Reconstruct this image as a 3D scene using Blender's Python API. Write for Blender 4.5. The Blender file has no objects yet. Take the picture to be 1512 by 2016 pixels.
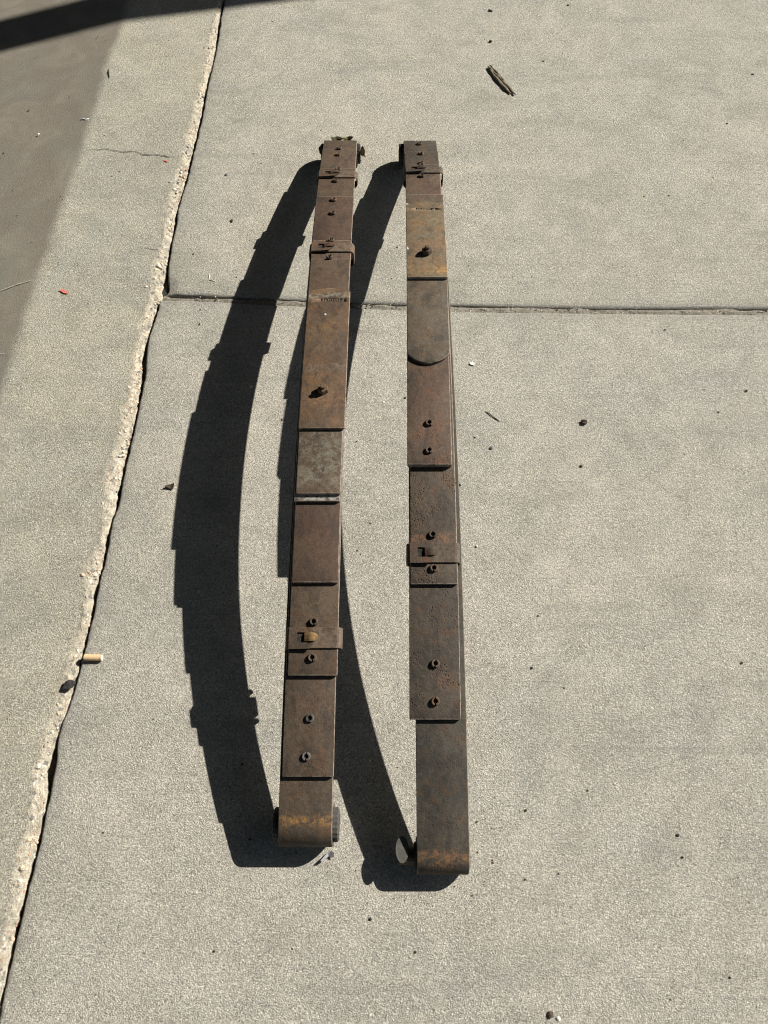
import bpy, bmesh, math, random
import numpy as np
from mathutils import Vector, Matrix

# ------------------------------------------------------------------ camera, sky, sun, exposure
scene = bpy.context.scene
COL = scene.collection
CAM_H, CAM_PITCH = 1.3, 62.0
cd = bpy.data.cameras.new('camera'); cam = bpy.data.objects.new('camera', cd); COL.objects.link(cam)
cam.location = (0, 0, CAM_H); cam.rotation_euler = (math.radians(90 - CAM_PITCH), 0, 0)
cd.sensor_fit = 'HORIZONTAL'; cd.sensor_width = 36; cd.lens = 36.07
cd.clip_start = 0.02; cd.clip_end = 500
scene.camera = cam

SUN_DIR = Vector((-1.214, -0.638, -1.0)).normalized()          # the way the light travels
SUN_EL = math.asin(-SUN_DIR.z); SUN_ROT = math.atan2(-SUN_DIR.x, -SUN_DIR.y)
world = bpy.data.worlds.new('World'); scene.world = world; world.use_nodes = True
wn = world.node_tree.nodes; wl = world.node_tree.links
sky = wn.new('ShaderNodeTexSky'); sky.sky_type = 'NISHITA'; sky.sun_disc = False
sky.sun_elevation = SUN_EL; sky.sun_rotation = SUN_ROT
bg = wn['Background']; wl.new(sky.outputs[0], bg.inputs[0]); bg.inputs[1].default_value = 0.05
sd = bpy.data.lights.new('sun', 'SUN'); sun = bpy.data.objects.new('sun', sd); COL.objects.link(sun)
sd.energy = 5.0; sd.angle = math.radians(0.5); sd.color = (1.0, 0.965, 0.89)
sun.rotation_euler = SUN_DIR.to_track_quat('-Z', 'Y').to_euler(); sun.location = (6, 3, 5)
vs = scene.view_settings; vs.view_transform = 'Standard'; vs.look = 'None'; vs.gamma = 1
vs.exposure = 0.70; vs.use_curve_mapping = False

scene.cycles.filter_width = 1.05; scene.cycles.use_denoising = True
rng = np.random.default_rng(11); random.seed(11)

# ------------------------------------------------------------------ helpers
def tag(o, label=None, cat=None, group=None, kind=None):
    if label: o['label'] = label
    if cat: o['category'] = cat
    if group: o['group'] = group
    if kind: o['kind'] = kind
    return o

def empty(name, loc):
    o = bpy.data.objects.new(name, None); COL.objects.link(o); o.location = loc; o.empty_display_size = .05
    return o

def mesh_obj(name, verts, faces, mat, parent=None, smooth=False, attrs=None, loc=None):
    me = bpy.data.meshes.new(name); me.from_pydata([tuple(v) for v in verts], [], faces)
    me.materials.append(mat)
    if smooth:
        me.polygons.foreach_set('use_smooth', [True] * len(me.polygons))
    for k, a in (attrs or {}).items():
        at = me.attributes.new(k, 'FLOAT', 'POINT'); at.data.foreach_set('value', np.asarray(a, dtype=np.float32))
    me.update()
    o = bpy.data.objects.new(name, me); COL.objects.link(o)
    if parent: o.parent = parent
    if loc is not None: o.location = loc
    return o

def bm_obj(name, bm, mat, parent=None, smooth=False, loc=None):
    me = bpy.data.meshes.new(name); bmesh.ops.recalc_face_normals(bm, faces=bm.faces); bm.to_mesh(me); bm.free()
    me.materials.append(mat)
    if smooth: me.polygons.foreach_set('use_smooth', [True] * len(me.polygons))
    o = bpy.data.objects.new(name, me); COL.objects.link(o)
    if parent: o.parent = parent
    if loc is not None: o.location = loc
    return o

def _hash(ix, iy, seed):
    h = (ix.astype(np.int64) * 374761393 + iy.astype(np.int64) * 668265263 + seed * 974711) & 0xffffffff
    h = ((h ^ (h >> 13)) * 1274126177) & 0xffffffff
    return ((h ^ (h >> 16)) & 0xffff) / 65535.0
def vnoise(x, y, seed=0):
    x = np.asarray(x, float); y = np.asarray(y, float)
    ix = np.floor(x); iy = np.floor(y); fx = x - ix; fy = y - iy
    fx = fx * fx * (3 - 2 * fx); fy = fy * fy * (3 - 2 * fy)
    a = _hash(ix, iy, seed); b = _hash(ix + 1, iy, seed); c = _hash(ix, iy + 1, seed); d = _hash(ix + 1, iy + 1, seed)
    return (a + (b - a) * fx) * (1 - fy) + (c + (d - c) * fx) * fy
def fbm(x, y, octv=4, seed=0):
    s = 0; amp = .5; tot = 0
    for k in range(octv):
        s = s + amp * vnoise(x * 2 ** k, y * 2 ** k, seed + 17 * k); tot += amp; amp *= .5
    return s / tot - .5
def sstep(a, b, x):
    t = np.clip((np.asarray(x, float) - a) / (b - a), 0, 1); return t * t * (3 - 2 * t)

# ------------------------------------------------------------------ node helpers
class NT:
    def __init__(self, name):
        self.m = bpy.data.materials.new(name); self.m.use_nodes = True
        self.n = self.m.node_tree.nodes; self.l = self.m.node_tree.links
        self.b = self.n['Principled BSDF']
    def new(self, t, **kw):
        n = self.n.new(t)
        for k, v in kw.items(): setattr(n, k, v)
        return n
    def setin(self, sock, v):
        if isinstance(v, bpy.types.NodeSocket): self.l.new(v, sock)
        elif v is not None:
            if isinstance(v, tuple) and len(v) == 3 and sock.type == 'RGBA': v = (*v, 1)
            sock.default_value = v
    def coord(self, scale=(1, 1, 1), off=(0, 0, 0), rot=(0, 0, 0)):
        tc = self.new('ShaderNodeTexCoord'); mp = self.new('ShaderNodeMapping')
        self.l.new(tc.outputs['Object'], mp.inputs[0]); mp.inputs['Scale'].default_value = scale; mp.inputs['Location'].default_value = off; mp.inputs['Rotation'].default_value = rot
        return mp.outputs[0]
    def noise(self, co, scale, detail=3, rough=.55, dist=0):
        n = self.new('ShaderNodeTexNoise'); self.l.new(co, n.inputs['Vector'])
        n.inputs['Scale'].default_value = scale; n.inputs['Detail'].default_value = detail
        n.inputs['Roughness'].default_value = rough; n.inputs['Distortion'].default_value = dist
        return n.outputs['Fac']
    def voro(self, co, scale, out='Distance', rand=1.0):
        n = self.new('ShaderNodeTexVoronoi'); self.l.new(co, n.inputs['Vector']); n.inputs['Scale'].default_value = scale
        n.inputs['Randomness'].default_value = rand
        return n.outputs[out]
    def mr(self, v, a, b, c=0.0, d=1.0, smooth=False):
        n = self.new('ShaderNodeMapRange'); n.interpolation_type = 'SMOOTHSTEP' if smooth else 'LINEAR'
        self.setin(n.inputs['Value'], v)
        for k, x in zip(('From Min', 'From Max', 'To Min', 'To Max'), (a, b, c, d)): n.inputs[k].default_value = x
        return n.outputs['Result']
    def math(self, op, a, b=None, clamp=False):
        n = self.new('ShaderNodeMath', operation=op); n.use_clamp = clamp
        self.setin(n.inputs[0], a)
        if b is not None: self.setin(n.inputs[1], b)
        return n.outputs[0]
    def mix(self, f, a, b, mode='MIX'):
        n = self.new('ShaderNodeMix', data_type='RGBA', blend_type=mode)
        self.setin(n.inputs[0], f); self.setin(n.inputs[6], a); self.setin(n.inputs[7], b)
        return n.outputs[2]
    def attr(self, name):
        n = self.new('ShaderNodeAttribute', attribute_name=name); return n.outputs['Fac']
    def bump(self, h, strength, dist, prev=None):
        n = self.new('ShaderNodeBump'); n.inputs['Strength'].default_value = strength; n.inputs['Distance'].default_value = dist
        self.l.new(h, n.inputs['Height'])
        if prev is not None: self.l.new(prev, n.inputs['Normal'])
        return n.outputs[0]
    def out(self, col, rough=.8, normal=None, spec=.3, metal=0.0):
        self.setin(self.b.inputs['Base Color'], col); self.setin(self.b.inputs['Roughness'], rough)
        self.setin(self.b.inputs['Metallic'], metal)
        self.b.inputs['Specular IOR Level'].default_value = spec
        if normal is not None: self.l.new(normal, self.b.inputs['Normal'])
        return self.m

def concrete_mat(name, a, b, seed, gutter=False):
    t = NT(name); co = t.coord(off=(seed * 3.7, seed * 1.9, 0), rot=(.55, .42, .67))
    big = t.noise(co, 2.3, 4, .6, .4)
    med = t.noise(co, 13, 5, .65, .2)
    blotch = t.noise(co, 5.5, 3, .5, 1.0)
    col = t.mix(t.mr(big, .38, .62, smooth=True), a, b)
    col = t.mix(t.mr(blotch, .52, .68, 0, .40), col, (.375, .368, .335))
    col = t.mix(1.0, col, t.mix(t.mr(med, .3, .7), (.86, .86, .86), (1.10, 1.10, 1.10)), 'MULTIPLY')
    # sand grains, pits and broom strokes
    g1 = t.noise(co, 500, 3, .75); g2 = t.voro(co, 430, 'Color'); g3 = t.noise(co, 1100, 1, .5)
    sp = t.mr(g1, .34, .66, .60, 1.38); col = t.mix(1.0, col, sp, 'MULTIPLY')
    g4 = t.noise(co, 215, 3, .6, .3); col = t.mix(1.0, col, t.mr(g4, .33, .67, .89, 1.10), 'MULTIPLY')
    sep = t.new('ShaderNodeSeparateColor'); t.l.new(g2, sep.inputs[0])
    col = t.mix(1.0, col, t.mr(sep.outputs[0], 0, 1, .80, 1.17), 'MULTIPLY')
    col = t.mix(t.mr(sep.outputs[1], .972, .98, 0, .55), col, (.11, .10, .085))
    col = t.mix(t.mr(sep.outputs[2], .93, .945, 0, .65), col, (.70, .66, .57))
    br = t.noise(t.coord(scale=(5, 170, 1), off=(seed, 0, 0)), 1.0, 3, .6)
    brm = t.math('MULTIPLY', t.mr(br, .55, .75, 0, 1), t.mr(blotch, .40, .62, .1, 1))
    col = t.mix(t.math('MULTIPLY', brm, .35), col, (.20, .19, .165))
    st = t.noise(t.coord(scale=(1.0, 2.6, 1), off=(seed * 5.1, 2, 0)), 3.1, 6, .68, .9)
    col = t.mix(t.mr(st, .53, .68, 0, .36), col, (.255, .25, .215))
    wh = t.noise(co, 7, 6, .75, .5); col = t.mix(t.mr(wh, .58, .70, 0, .32), col, (.56, .52, .44))
    tr = t.noise(t.coord(scale=(1.6, 55, 1), off=(seed * 2, 1, 0)), 1.0, 2, .5, .4)
    col = t.mix(t.math('MULTIPLY', t.mr(tr, .58, .70, 0, .24), t.mr(st, .42, .55)), col, (.25, .24, .21))
    # grey grime lines along the joints
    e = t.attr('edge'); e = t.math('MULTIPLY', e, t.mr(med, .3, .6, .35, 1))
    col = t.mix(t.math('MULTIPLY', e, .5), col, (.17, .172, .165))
    hgt = t.math('ADD', t.math('MULTIPLY', g1, 1.0), t.math('MULTIPLY', g3, .35))
    hgt = t.math('ADD', hgt, t.math('MULTIPLY', sep.outputs[0], .32))
    hgt = t.math('ADD', hgt, t.math('MULTIPLY', br, .25))
    hgt = t.math('ADD', hgt, t.math('MULTIPLY', g4, .5))
    if gutter:
        bd = t.attr('band'); dr = t.attr('dirt')
        wn_ = t.noise(co, 60, 4, .7)
        bm_ = t.math('MULTIPLY', bd, t.mr(wn_, .34, .58, .15, 1), True)
        vc = t.voro(co, 190, 'Color'); s2 = t.new('ShaderNodeSeparateColor'); t.l.new(vc, s2.inputs[0])
        agg = t.mix(s2.outputs[0], (.50, .435, .335), (.74, .66, .53))
        agg = t.mix(t.mr(s2.outputs[1], .88, .92, 0, .7), agg, (.47, .31, .21))
        agg = t.mix(t.mr(s2.outputs[2], .86, .9), agg, (.22, .21, .20))
        agg = t.mix(t.mr(wn_, .58, .72, 0, .7), agg, (.33, .30, .25))
        col = t.mix(bm_, col, agg)
        dn = t.noise(co, 9, 5, .65, .6)
        dm = t.math('MULTIPLY', dr, t.mr(dn, .25, .5, .86, 1.0))
        mud = t.mix(t.mr(dn, .35, .65), (.168, .145, .118), (.235, .21, .17))
        mud = t.mix(t.mr(blotch, .5, .65, 0, .4), mud, (.185, .185, .155))
        mud = t.mix(1.0, mud, t.mr(g1, .34, .66, .87, 1.12), 'MULTIPLY')
        col = t.mix(dm, col, mud)
        hgt = t.math('ADD', hgt, t.math('MULTIPLY', t.math('MULTIPLY', s2.outputs[0], bd), 1.6))
        hs = t.math('MULTIPLY', hgt, t.mr(dr, 0, 1, 1, .4))
    else: hs = hgt
    nm = t.bump(hs, 1.0, .0027)
    return t.out(col, .92, nm, .18)

def steel_mat(name, base, alt, rust, rust_amt=.35, pit=.4, seed=0, bands=(), worn=(.30, .27, .24), rough=.62):
    base, alt, rust, worn = [tuple(q * f_ for q, f_ in zip(c_, (.92, .84, .765))) for c_ in (base, alt, rust, worn)]
    t = NT(name); co = t.coord(off=(seed * 2.13, seed * 5.1, seed))
    n1 = t.noise(co, 26, 5, .62, .5); n2 = t.noise(co, 9, 4, .6, .8); n3 = t.noise(co, 120, 4, .7, .2); n4 = t.noise(co, 520, 2, .6)
    col = t.mix(t.mr(n2, .40, .62, smooth=True), base, alt)
    r = t.math('MULTIPLY', t.mr(n1, .50, .70), t.mr(n2, .35, .62, .2, 1)); r = t.math('MULTIPLY', r, rust_amt * 1.7, True)
    col = t.mix(r, col, rust)
    gm = t.noise(t.coord(scale=(1.5, .7, 1), off=(seed * 1.7, seed * .6, 0)), 21, 6, .7, .8)
    col = t.mix(t.mr(gm, .48, .62, 0, .55), col, (.030, .026, .022))
    oc = t.noise(co, 38, 5, .72, .9); col = t.mix(t.mr(oc, .55, .68, 0, .42), col, (base[0] * 1.75, base[1] * 1.6, base[2] * 1.35))
    fl = t.voro(co, 75, 'Color'); fs = t.new('ShaderNodeSeparateColor'); t.l.new(fl, fs.inputs[0])
    col = t.mix(t.math('MULTIPLY', t.mr(fs.outputs[0], .80, .84, 0, .35), t.mr(oc, .45, .55)), col, (rust[0] * .7, rust[1] * .7, rust[2] * .7))
    sp = t.new('ShaderNodeTexCoord'); sx = t.new('ShaderNodeSeparateXYZ'); t.l.new(sp.outputs['Object'], sx.inputs[0])
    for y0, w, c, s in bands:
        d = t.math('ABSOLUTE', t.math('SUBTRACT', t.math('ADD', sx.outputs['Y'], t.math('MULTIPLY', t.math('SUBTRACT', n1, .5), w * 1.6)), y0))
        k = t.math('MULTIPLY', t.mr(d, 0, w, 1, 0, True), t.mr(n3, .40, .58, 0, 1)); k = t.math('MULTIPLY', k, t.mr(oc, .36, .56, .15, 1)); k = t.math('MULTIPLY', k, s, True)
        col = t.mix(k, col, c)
    col = t.mix(1.0, col, t.mr(n3, .32, .68, .80, 1.20), 'MULTIPLY')
    col = t.mix(1.0, col, t.mr(n4, .32, .68, .82, 1.18), 'MULTIPLY')
    # scratches and pale scuffs
    sc = t.noise(t.coord(scale=(260, 9, 9), off=(seed, seed, 0)), 1.0, 2, .5)
    col = t.mix(t.math('MULTIPLY', t.mr(sc, .70, .76), t.mr(n1, .5, .6, 0, .22)), col, worn)
    v = t.voro(co, 240, 'Distance'); pm = t.math('MULTIPLY', t.mr(v, .08, .42, 1, 0), t.mr(n1, .50, .62))
    col = t.mix(t.math('MULTIPLY', pm, min(1, pit)), col, (.022, .018, .015))
    ed = t.math('MULTIPLY', t.attr('edge'), t.mr(n3, .36, .56, .15, .8))
    col = t.mix(ed, col, worn)
    h = t.math('ADD', t.math('MULTIPLY', n3, 1.0), t.math('MULTIPLY', n4, .35))
    h = t.math('SUBTRACT', h, t.math('MULTIPLY', pm, pit * 1.8))
    nm = t.bump(h, .45 + .3 * pit, .0012)
    return t.out(col, t.mr(n1, .3, .7, rough - .05, rough + .16), nm, .22)

def plain_mat(name, a, b, scale=60, rough=.8, bump=.4, dist=.001, spec=.3, metal=0.0):
    t = NT(name); co = t.coord(); n = t.noise(co, scale, 4, .65); n2 = t.noise(co, scale * 6, 2, .6)
    col = t.mix(t.mr(n, .35, .65), a, b); col = t.mix(1.0, col, t.mr(n2, .3, .7, .8, 1.2), 'MULTIPLY')
    return t.out(col, rough, t.bump(t.math('ADD', n, t.math('MULTIPLY', n2, .4)), bump, dist), spec, metal)

M = {}
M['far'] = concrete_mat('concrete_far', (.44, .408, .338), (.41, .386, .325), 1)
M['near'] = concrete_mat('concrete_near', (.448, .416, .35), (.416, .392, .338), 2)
M['gutter'] = concrete_mat('concrete_gutter', (.425, .392, .31), (.38, .356, .29), 3, True)
M['dirt'] = plain_mat('joint_dirt', (.13, .117, .095), (.29, .26, .21), 150, .95, .9, .003)
M['soil'] = plain_mat('seam_soil', (.02, .018, .016), (.05, .044, .036), 150, .95, .8, .003)
M['rubber'] = plain_mat('old_rubber', (.012, .012, .012), (.035, .033, .03), 90, .75, .6, .001)
M['rubber_grey'] = plain_mat('dusty_rubber', (.05, .047, .042), (.09, .085, .076), 110, .85, .9, .0015)
M['pebble_dark'] = plain_mat('dark_pebble', (.018, .018, .018), (.05, .047, .043), 200, .85, .5, .001)
M['pebble_grey'] = plain_mat('grey_pebble', (.15, .16, .165), (.24, .24, .235), 200, .85, .5, .001)
M['pebble_white'] = plain_mat('white_chip', (.62, .59, .52), (.75, .72, .66), 150, .8, .4, .001)
M['pebble_brown'] = plain_mat('brown_clod', (.06, .045, .03), (.12, .09, .06), 200, .9, .8, .001)
M['wood'] = plain_mat('weathered_wood', (.11, .09, .06), (.22, .18, .125), 160, .85, .8, .001)
M['twig'] = plain_mat('dark_twig', (.035, .025, .018), (.07, .05, .035), 200, .85, .4, .001)
M['leafm'] = plain_mat('withered_leaf', (.14, .11, .035), (.30, .25, .10), 120, .7, .6, .001)
M['leafd'] = plain_mat('withered_leaf_dark', (.05, .045, .02), (.11, .09, .04), 120, .7, .6, .001)
M['red'] = plain_mat('red_paint', (.55, .10, .09), (.62, .20, .16), 120, .7, .3, .0006)
M['paper'] = plain_mat('cigarette_paper', (.58, .36, .18), (.70, .52, .32), 420, .8, .2, .0004)
M['filter'] = plain_mat('filter_fibre', (.55, .47, .36), (.66, .58, .46), 300, .9, .4, .0006)
M['scrap'] = plain_mat('grey_scrap', (.17, .165, .18), (.23, .22, .24), 120, .6, .3, .0006)
M['washer'] = plain_mat('grey_steel', (.075, .072, .064), (.11, .105, .092), 120, .5, .3, .0006)
M['bare'] = plain_mat('pale_grey', (.40, .38, .35), (.52, .50, .47), 160, .45, .4, .0006)
M['rustc'] = plain_mat('rust_crumb', (.07, .035, .018), (.13, .07, .035), 200, .9, .5, .0005)
M['mark'] = plain_mat('chalky_mark', (.34, .31, .26), (.42, .39, .33), 120, .9, .3, .0005)
M['beam'] = plain_mat('black_painted_steel', (.022, .024, .026), (.04, .042, .045), 8, .6, .2, .001)
M['yard'] = plain_mat('yard_concrete', (.33, .31, .25), (.39, .36, .28), 3, .95, .6, .003)
agg_cols = [((.66, .58, .45), (.76, .69, .56)), ((.50, .36, .25), (.60, .46, .33)), ((.50, .27, .17), (.57, .35, .24)), ((.24, .23, .21), (.34, .32, .29))]
M['agg'] = [plain_mat('aggregate_stone', a, b, 200, .85, .5, .001) for a, b in agg_cols]

# ------------------------------------------------------------------ the setting: slabs, seam, joint
SEAM = [(2.4081,-.4737),(2.2973,-.4747),(2.1915,-.4727),(2.1065,-.4739),(2.0313,-.4772),(1.965,-.4797),(1.8796,-.4798),(1.8177,-.4808),(1.7517,-.4838),(1.6953,-.4863),(1.6144,-.4893),(1.542,-.4967),(1.4945,-.5011),(1.455,-.4979),(1.4062,-.5),(1.3522,-.4989),(1.2981,-.4988),(1.2732,-.4943),(1.238,-.4907),(1.2184,-.504),(1.1886,-.505),(1.1622,-.5052),(1.1105,-.5123),(1.0686,-.5139),(.9929,-.506),(.9318,-.5075),(.8655,-.5078),(.8136,-.5099),(.7748,-.5118),(.737,-.5127),(.6824,-.5117),(.6467,-.5183),(.5973,-.5176),(.5544,-.5186),(.5274,-.5213),(.5,-.5211),(.4693,-.5202),(.4373,-.5216),(.3916,-.5248),(.3534,-.5272),(.3196,-.5299),(.29,-.5331),(.2643,-.539),(.2318,-.5417),(.2104,-.5373),(.1877,-.5368),(.1654,-.5371),(.136,-.5369),(.1029,-.5377),(.0727,-.5383),(.0433,-.54),(.0138,-.5417),(-.0163,-.5434),(-.0437,-.5447),(-.0673,-.5452),(-.0954,-.5468),(-.115,-.5473),(-4,-.62)]
BAND = [(2.6,-.49),(2.3049,-.4975),(2.2401,-.5023),(2.0834,-.5038),(1.965,-.5043),(1.8259,-.5188),(1.7011,-.5165),(1.6144,-.5233),(1.519,-.5306),(1.4062,-.5275),(1.2981,-.5359),(1.2289,-.5351),(1.152,-.5406),(1.0908,-.5424),(1.0101,-.5407),(.9666,-.537),(.8753,-.5391),(.7947,-.5532),(.7484,-.5522),(.7112,-.5418),(.6393,-.5362),(.5706,-.5551),(.5127,-.5426),(.4874,-.5379),(.4299,-.5461),(.3889,-.5524),(.3534,-.555),(.3128,-.5606),(.2643,-.5684),(.2104,-.5743),(.1593,-.5657),(.1322,-.5638),(.0992,-.5692),(.0649,-.5678),(.0281,-.5671),(-.0076,-.5672),(-.0248,-.567),(-.4,-.572)]
SEAM = [(6.0, -.44)] + SEAM
_s = np.array(SEAM[::-1]); _b = np.array(BAND[::-1])
def seam_x(y):
    return np.interp(y, _s[:, 0], _s[:, 1]) + .0016 * (fbm(np.asarray(y) * 60, np.asarray(y) * 0 + 3.3, 3, 5)) * 2
def gap_w(y):
    y = np.asarray(y, float)
    g = .0055 + .0025 * fbm(y * 9, y * 0, 3, 8) * 2
    g = g + .007 * np.exp(-((y - 1.268) / .022) ** 2) + .006 * np.exp(-((y - .212) / .02) ** 2) + .003 * np.exp(-((y - .53) / .02) ** 2)
    return np.clip(g, .003, .02)
def band_x(y): return np.interp(y, _b[:, 0], _b[:, 1])
JX = np.array([-3, -.487, -.314, -.0635, .146, .5014, .853, 3.5]); JY = np.array([1.40, 1.241, 1.229, 1.214, 1.205, 1.199, 1.196, 1.19])
def joint_y(x): return np.interp(x, JX, JY)

def grid_faces(nr, nc, flip=False):
    i = np.arange(nr - 1)[:, None] * nc + np.arange(nc - 1)[None, :]
    q = np.stack([i, i + 1, i + nc + 1, i + nc], -1).reshape(-1, 4)
    if flip: q = q[:, ::-1]
    return q.tolist()

def graded(first, ratio, end, cap):
    v = [0.0]; st = first
    while v[-1] < end:
        v.append(v[-1] + st); st = min(st * ratio, cap)
    return np.array(v)

def roll(d, r): # quarter round drop at distance d from an edge
    k = np.clip(1 - d / r, 0, 1); return -r * (1 - np.sqrt(np.clip(1 - k * k, 0, 1)))

# right-hand slabs (beyond and before the cross joint)
cols = graded(.0012, 1.22, 4.2, .12)
def right_slab(name, far):
    d = graded(.0012, 1.15, .035, .006); d = np.concatenate([d, np.arange(d[-1] + .006, 1.75, .006), np.arange(1.8, 4.2, .1)])
    S, Dd = np.meshgrid(cols, d)
    half = .0085
    y0 = 1.215 + (Dd + half) * (1 if far else -1)
    X = seam_x(y0) + S
    Y = joint_y(X) + (Dd + half) * (1 if far else -1)
    jag = .0028 if far else .0013
    Y = Y + (1 if far else -1) * jag * fbm(X * 70, X * 0 + (1 if far else 9), 4, 21) * 2 * np.clip(1 - Dd / .05, 0, 1)
    rj = .008 if far else .004
    Z = roll(Dd, rj) + roll(S, .006) - .0016 * np.exp(-S / .03) - (.003 if far else .001) * np.exp(-Dd / (.016 if far else .008))
    rough = np.clip(1 - np.minimum(Dd * (1 if far else 1.6), S * 1.2) / .03, 0, 1)
    Z = Z + .0018 * rough * fbm(X * 160, Y * 160, 3, 31) * 2 + .0016 * fbm(X * 4, Y * 4, 3, 40)
    # spalled corner where joint and seam meet
    cdist = np.hypot(X + .495, (Y - (1.262 if far else 1.215)) * .8)
    Z = Z - (.010 if far else .004) * np.clip(1 - cdist / .035, 0, 1) ** 1.2
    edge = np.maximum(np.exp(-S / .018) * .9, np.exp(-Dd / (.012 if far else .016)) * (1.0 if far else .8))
    # skirts: one extra column on the seam side, one extra row on the joint side
    X = np.concatenate([X[:, :1] + .001, X], 1); Y = np.concatenate([Y[:, :1], Y], 1); Z = np.concatenate([np.full_like(Z[:, :1], -.06), Z], 1)
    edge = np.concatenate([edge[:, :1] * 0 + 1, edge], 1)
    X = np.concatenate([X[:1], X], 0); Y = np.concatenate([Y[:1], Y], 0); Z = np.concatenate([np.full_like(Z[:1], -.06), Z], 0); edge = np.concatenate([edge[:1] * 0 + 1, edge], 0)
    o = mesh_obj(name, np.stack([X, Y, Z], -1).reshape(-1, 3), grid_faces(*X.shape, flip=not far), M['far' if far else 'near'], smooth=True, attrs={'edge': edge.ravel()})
    return tag(o, kind='structure')
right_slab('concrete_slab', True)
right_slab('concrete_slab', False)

# left-hand gutter slab with its broken, gravelly edge and the dirty gutter
gc = np.concatenate([np.arange(0, .085, .002), np.arange(.085, .40, .0045), graded(.005, 1.15, 3.2, .1) + .40])
gy = np.concatenate([np.arange(-4, -.35, .15), np.arange(-.35, 2.75, .003), np.arange(2.75, 5.6, .15)])
S, Y = np.meshgrid(gc, gy)
ex = seam_x(gy) - gap_w(gy) + .003 * fbm(gy * 110, gy * 0, 3, 61) * 2
X = ex[:, None] - S
bw = np.clip(ex - band_x(gy), .012, .08)[:, None]
bwj = bw * (1 + .9 * fbm(Y * 30, X * 30, 4, 66))
band = sstep(1.2, .5, S / bwj)
u = np.clip(S / bwj, 0, 1)
Z = -.0085 * (1 - u) ** 1.25 * np.clip(bw / .03, .4, 1.2)
Z = Z + band * (.0022 * fbm(X * 130, Y * 130, 3, 71) * 2 + .0024 * fbm(X * 45, Y * 45, 2, 72) * 2) + .0018 * fbm(X * 4, Y * 4, 3, 41)
gl = np.interp(gy, [.9, 1.28, 1.73, 2.25], [-.797, -.787, -.774, -.757])
gl = gl[:, None] + .012 * fbm(Y * 7, Y * 0, 3, 80)
dq = gl - X
dirt = sstep(-.012, .020, dq + .014 * fbm(X * 45, Y * 45, 3, 81))
slope = math.tan(math.radians(6.0))
Z = Z - slope * np.where(dq > 0, np.minimum(np.sqrt(dq ** 2 + .009 ** 2) - .009, .55), 0)
edge = np.zeros_like(X)
X = np.concatenate([X[:, :1], X], 1); Y2 = np.concatenate([Y[:, :1], Y], 1); Z = np.concatenate([np.full_like(Z[:, :1], -.06), Z], 1)
pad = lambda a, v=0: np.concatenate([a[:, :1] * 0 + v, a], 1).ravel()
gutter = tag(mesh_obj('gutter_slab', np.stack([X, Y2, Z], -1).reshape(-1, 3), grid_faces(*X.shape, flip=True), M['gutter'], smooth=True,
                      attrs={'edge': pad(edge), 'band': pad(band, 1), 'dirt': pad(dirt)}), kind='structure')

# loose and half-bedded stones of the broken edge (uncountable)
def ico(sub=1):
    bm = bmesh.new(); bmesh.ops.create_icosphere(bm, subdivisions=sub, radius=1)
    v = np.array([x.co[:] for x in bm.verts]); f = [[q.index for q in p.verts] for p in bm.faces]; bm.free(); return v, f
ICO_V, ICO_F = ico(1); ICO2_V, ICO2_F = ico(2)
def lump(r, squash, seed, big=False):
    V = (ICO2_V if big else ICO_V).copy(); r_ = np.random.default_rng(seed)
    V *= (1 + (.75 if big else .5) * (r_.random((len(V), 1)) - .5))
    a, b = r_.uniform(.7, 1.25, 2); V = V * np.array([a, b, squash]) * r
    th = r_.uniform(0, 6.28); c, s = math.cos(th), math.sin(th)
    return V @ np.array([[c, s, 0], [-s, c, 0], [0, 0, 1]])
def scatter(name, pts, mat, parent=None, kind='stuff'):
    vs_, fs = [], []; n = 0
    for i, (x, y, z, r, sq) in enumerate(pts):
        V = lump(r, sq, i * 7 + len(name)); vs_.append(V + [x, y, z]); fs += [[q + n for q in f] for f in ICO_F]; n += len(V)
    o = mesh_obj(name, np.concatenate(vs_), fs, mat, parent); tag(o, kind=kind); return o
for ci, cnt in enumerate((260, 130, 22, 110)):
    pts = []
    for _ in range(cnt):
        y = rng.uniform(-.2, 2.45); e = float(seam_x(y) - gap_w(y)); w = max(.012, e - float(band_x(y)))
        s = w * abs(rng.normal(0, .42)); r = rng.uniform(.0012, .0034) * (1.5 if rng.random() < .1 else 1)
        z = -.0085 * (1 - min(1, s / w)) ** 1.25
        pts.append((e - s, y, z + r * .15, r, .7))
    scatter('aggregate', pts, M['agg'][ci], gutter)

# soil at the bottom of the seam, dirt in the cross joint
sy = np.arange(-.5, 2.9, .01); sx = seam_x(sy)
v = []
for k, dx in enumerate((-.03, -.012, -.006, 0, .006)):
    v.append(np.stack([sx + dx, sy, -.016 - .004 * fbm(sy * 40, sy * 0 + k, 3, 90)], -1))
V = np.stack(v, 1).reshape(-1, 3)
tag(mesh_obj('seam_soil', V, grid_faces(len(sy), 5), M['soil'], smooth=True), kind='stuff')
jx = np.arange(-.50, 3.2, .006); dj = np.linspace(-.014, .014, 9)
JXg, Dg = np.meshgrid(jx, dj)
Zj = -.0032 + .0035 * fbm(JXg * 30, Dg * 90, 3, 91) * 2 - .008 * np.clip(1 - (JXg + .50) / .16, 0, 1) - .004 * (Dg > .004)
tag(mesh_obj('joint_dirt', np.stack([JXg, joint_y(JXg) + Dg, Zj], -1).reshape(-1, 3), grid_faces(*JXg.shape), M['dirt'], smooth=True), kind='stuff')
pj = [[], [], []]
for _ in range(620):
    x = rng.uniform(-.44, 1.3); r = rng.uniform(.0007, .0021); pj[rng.choice(3, p=[.55, .2, .25])].append((x, float(joint_y(x)) + rng.normal(0, .005), -.0045 + rng.uniform(-.002, .002), r, .8))
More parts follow.
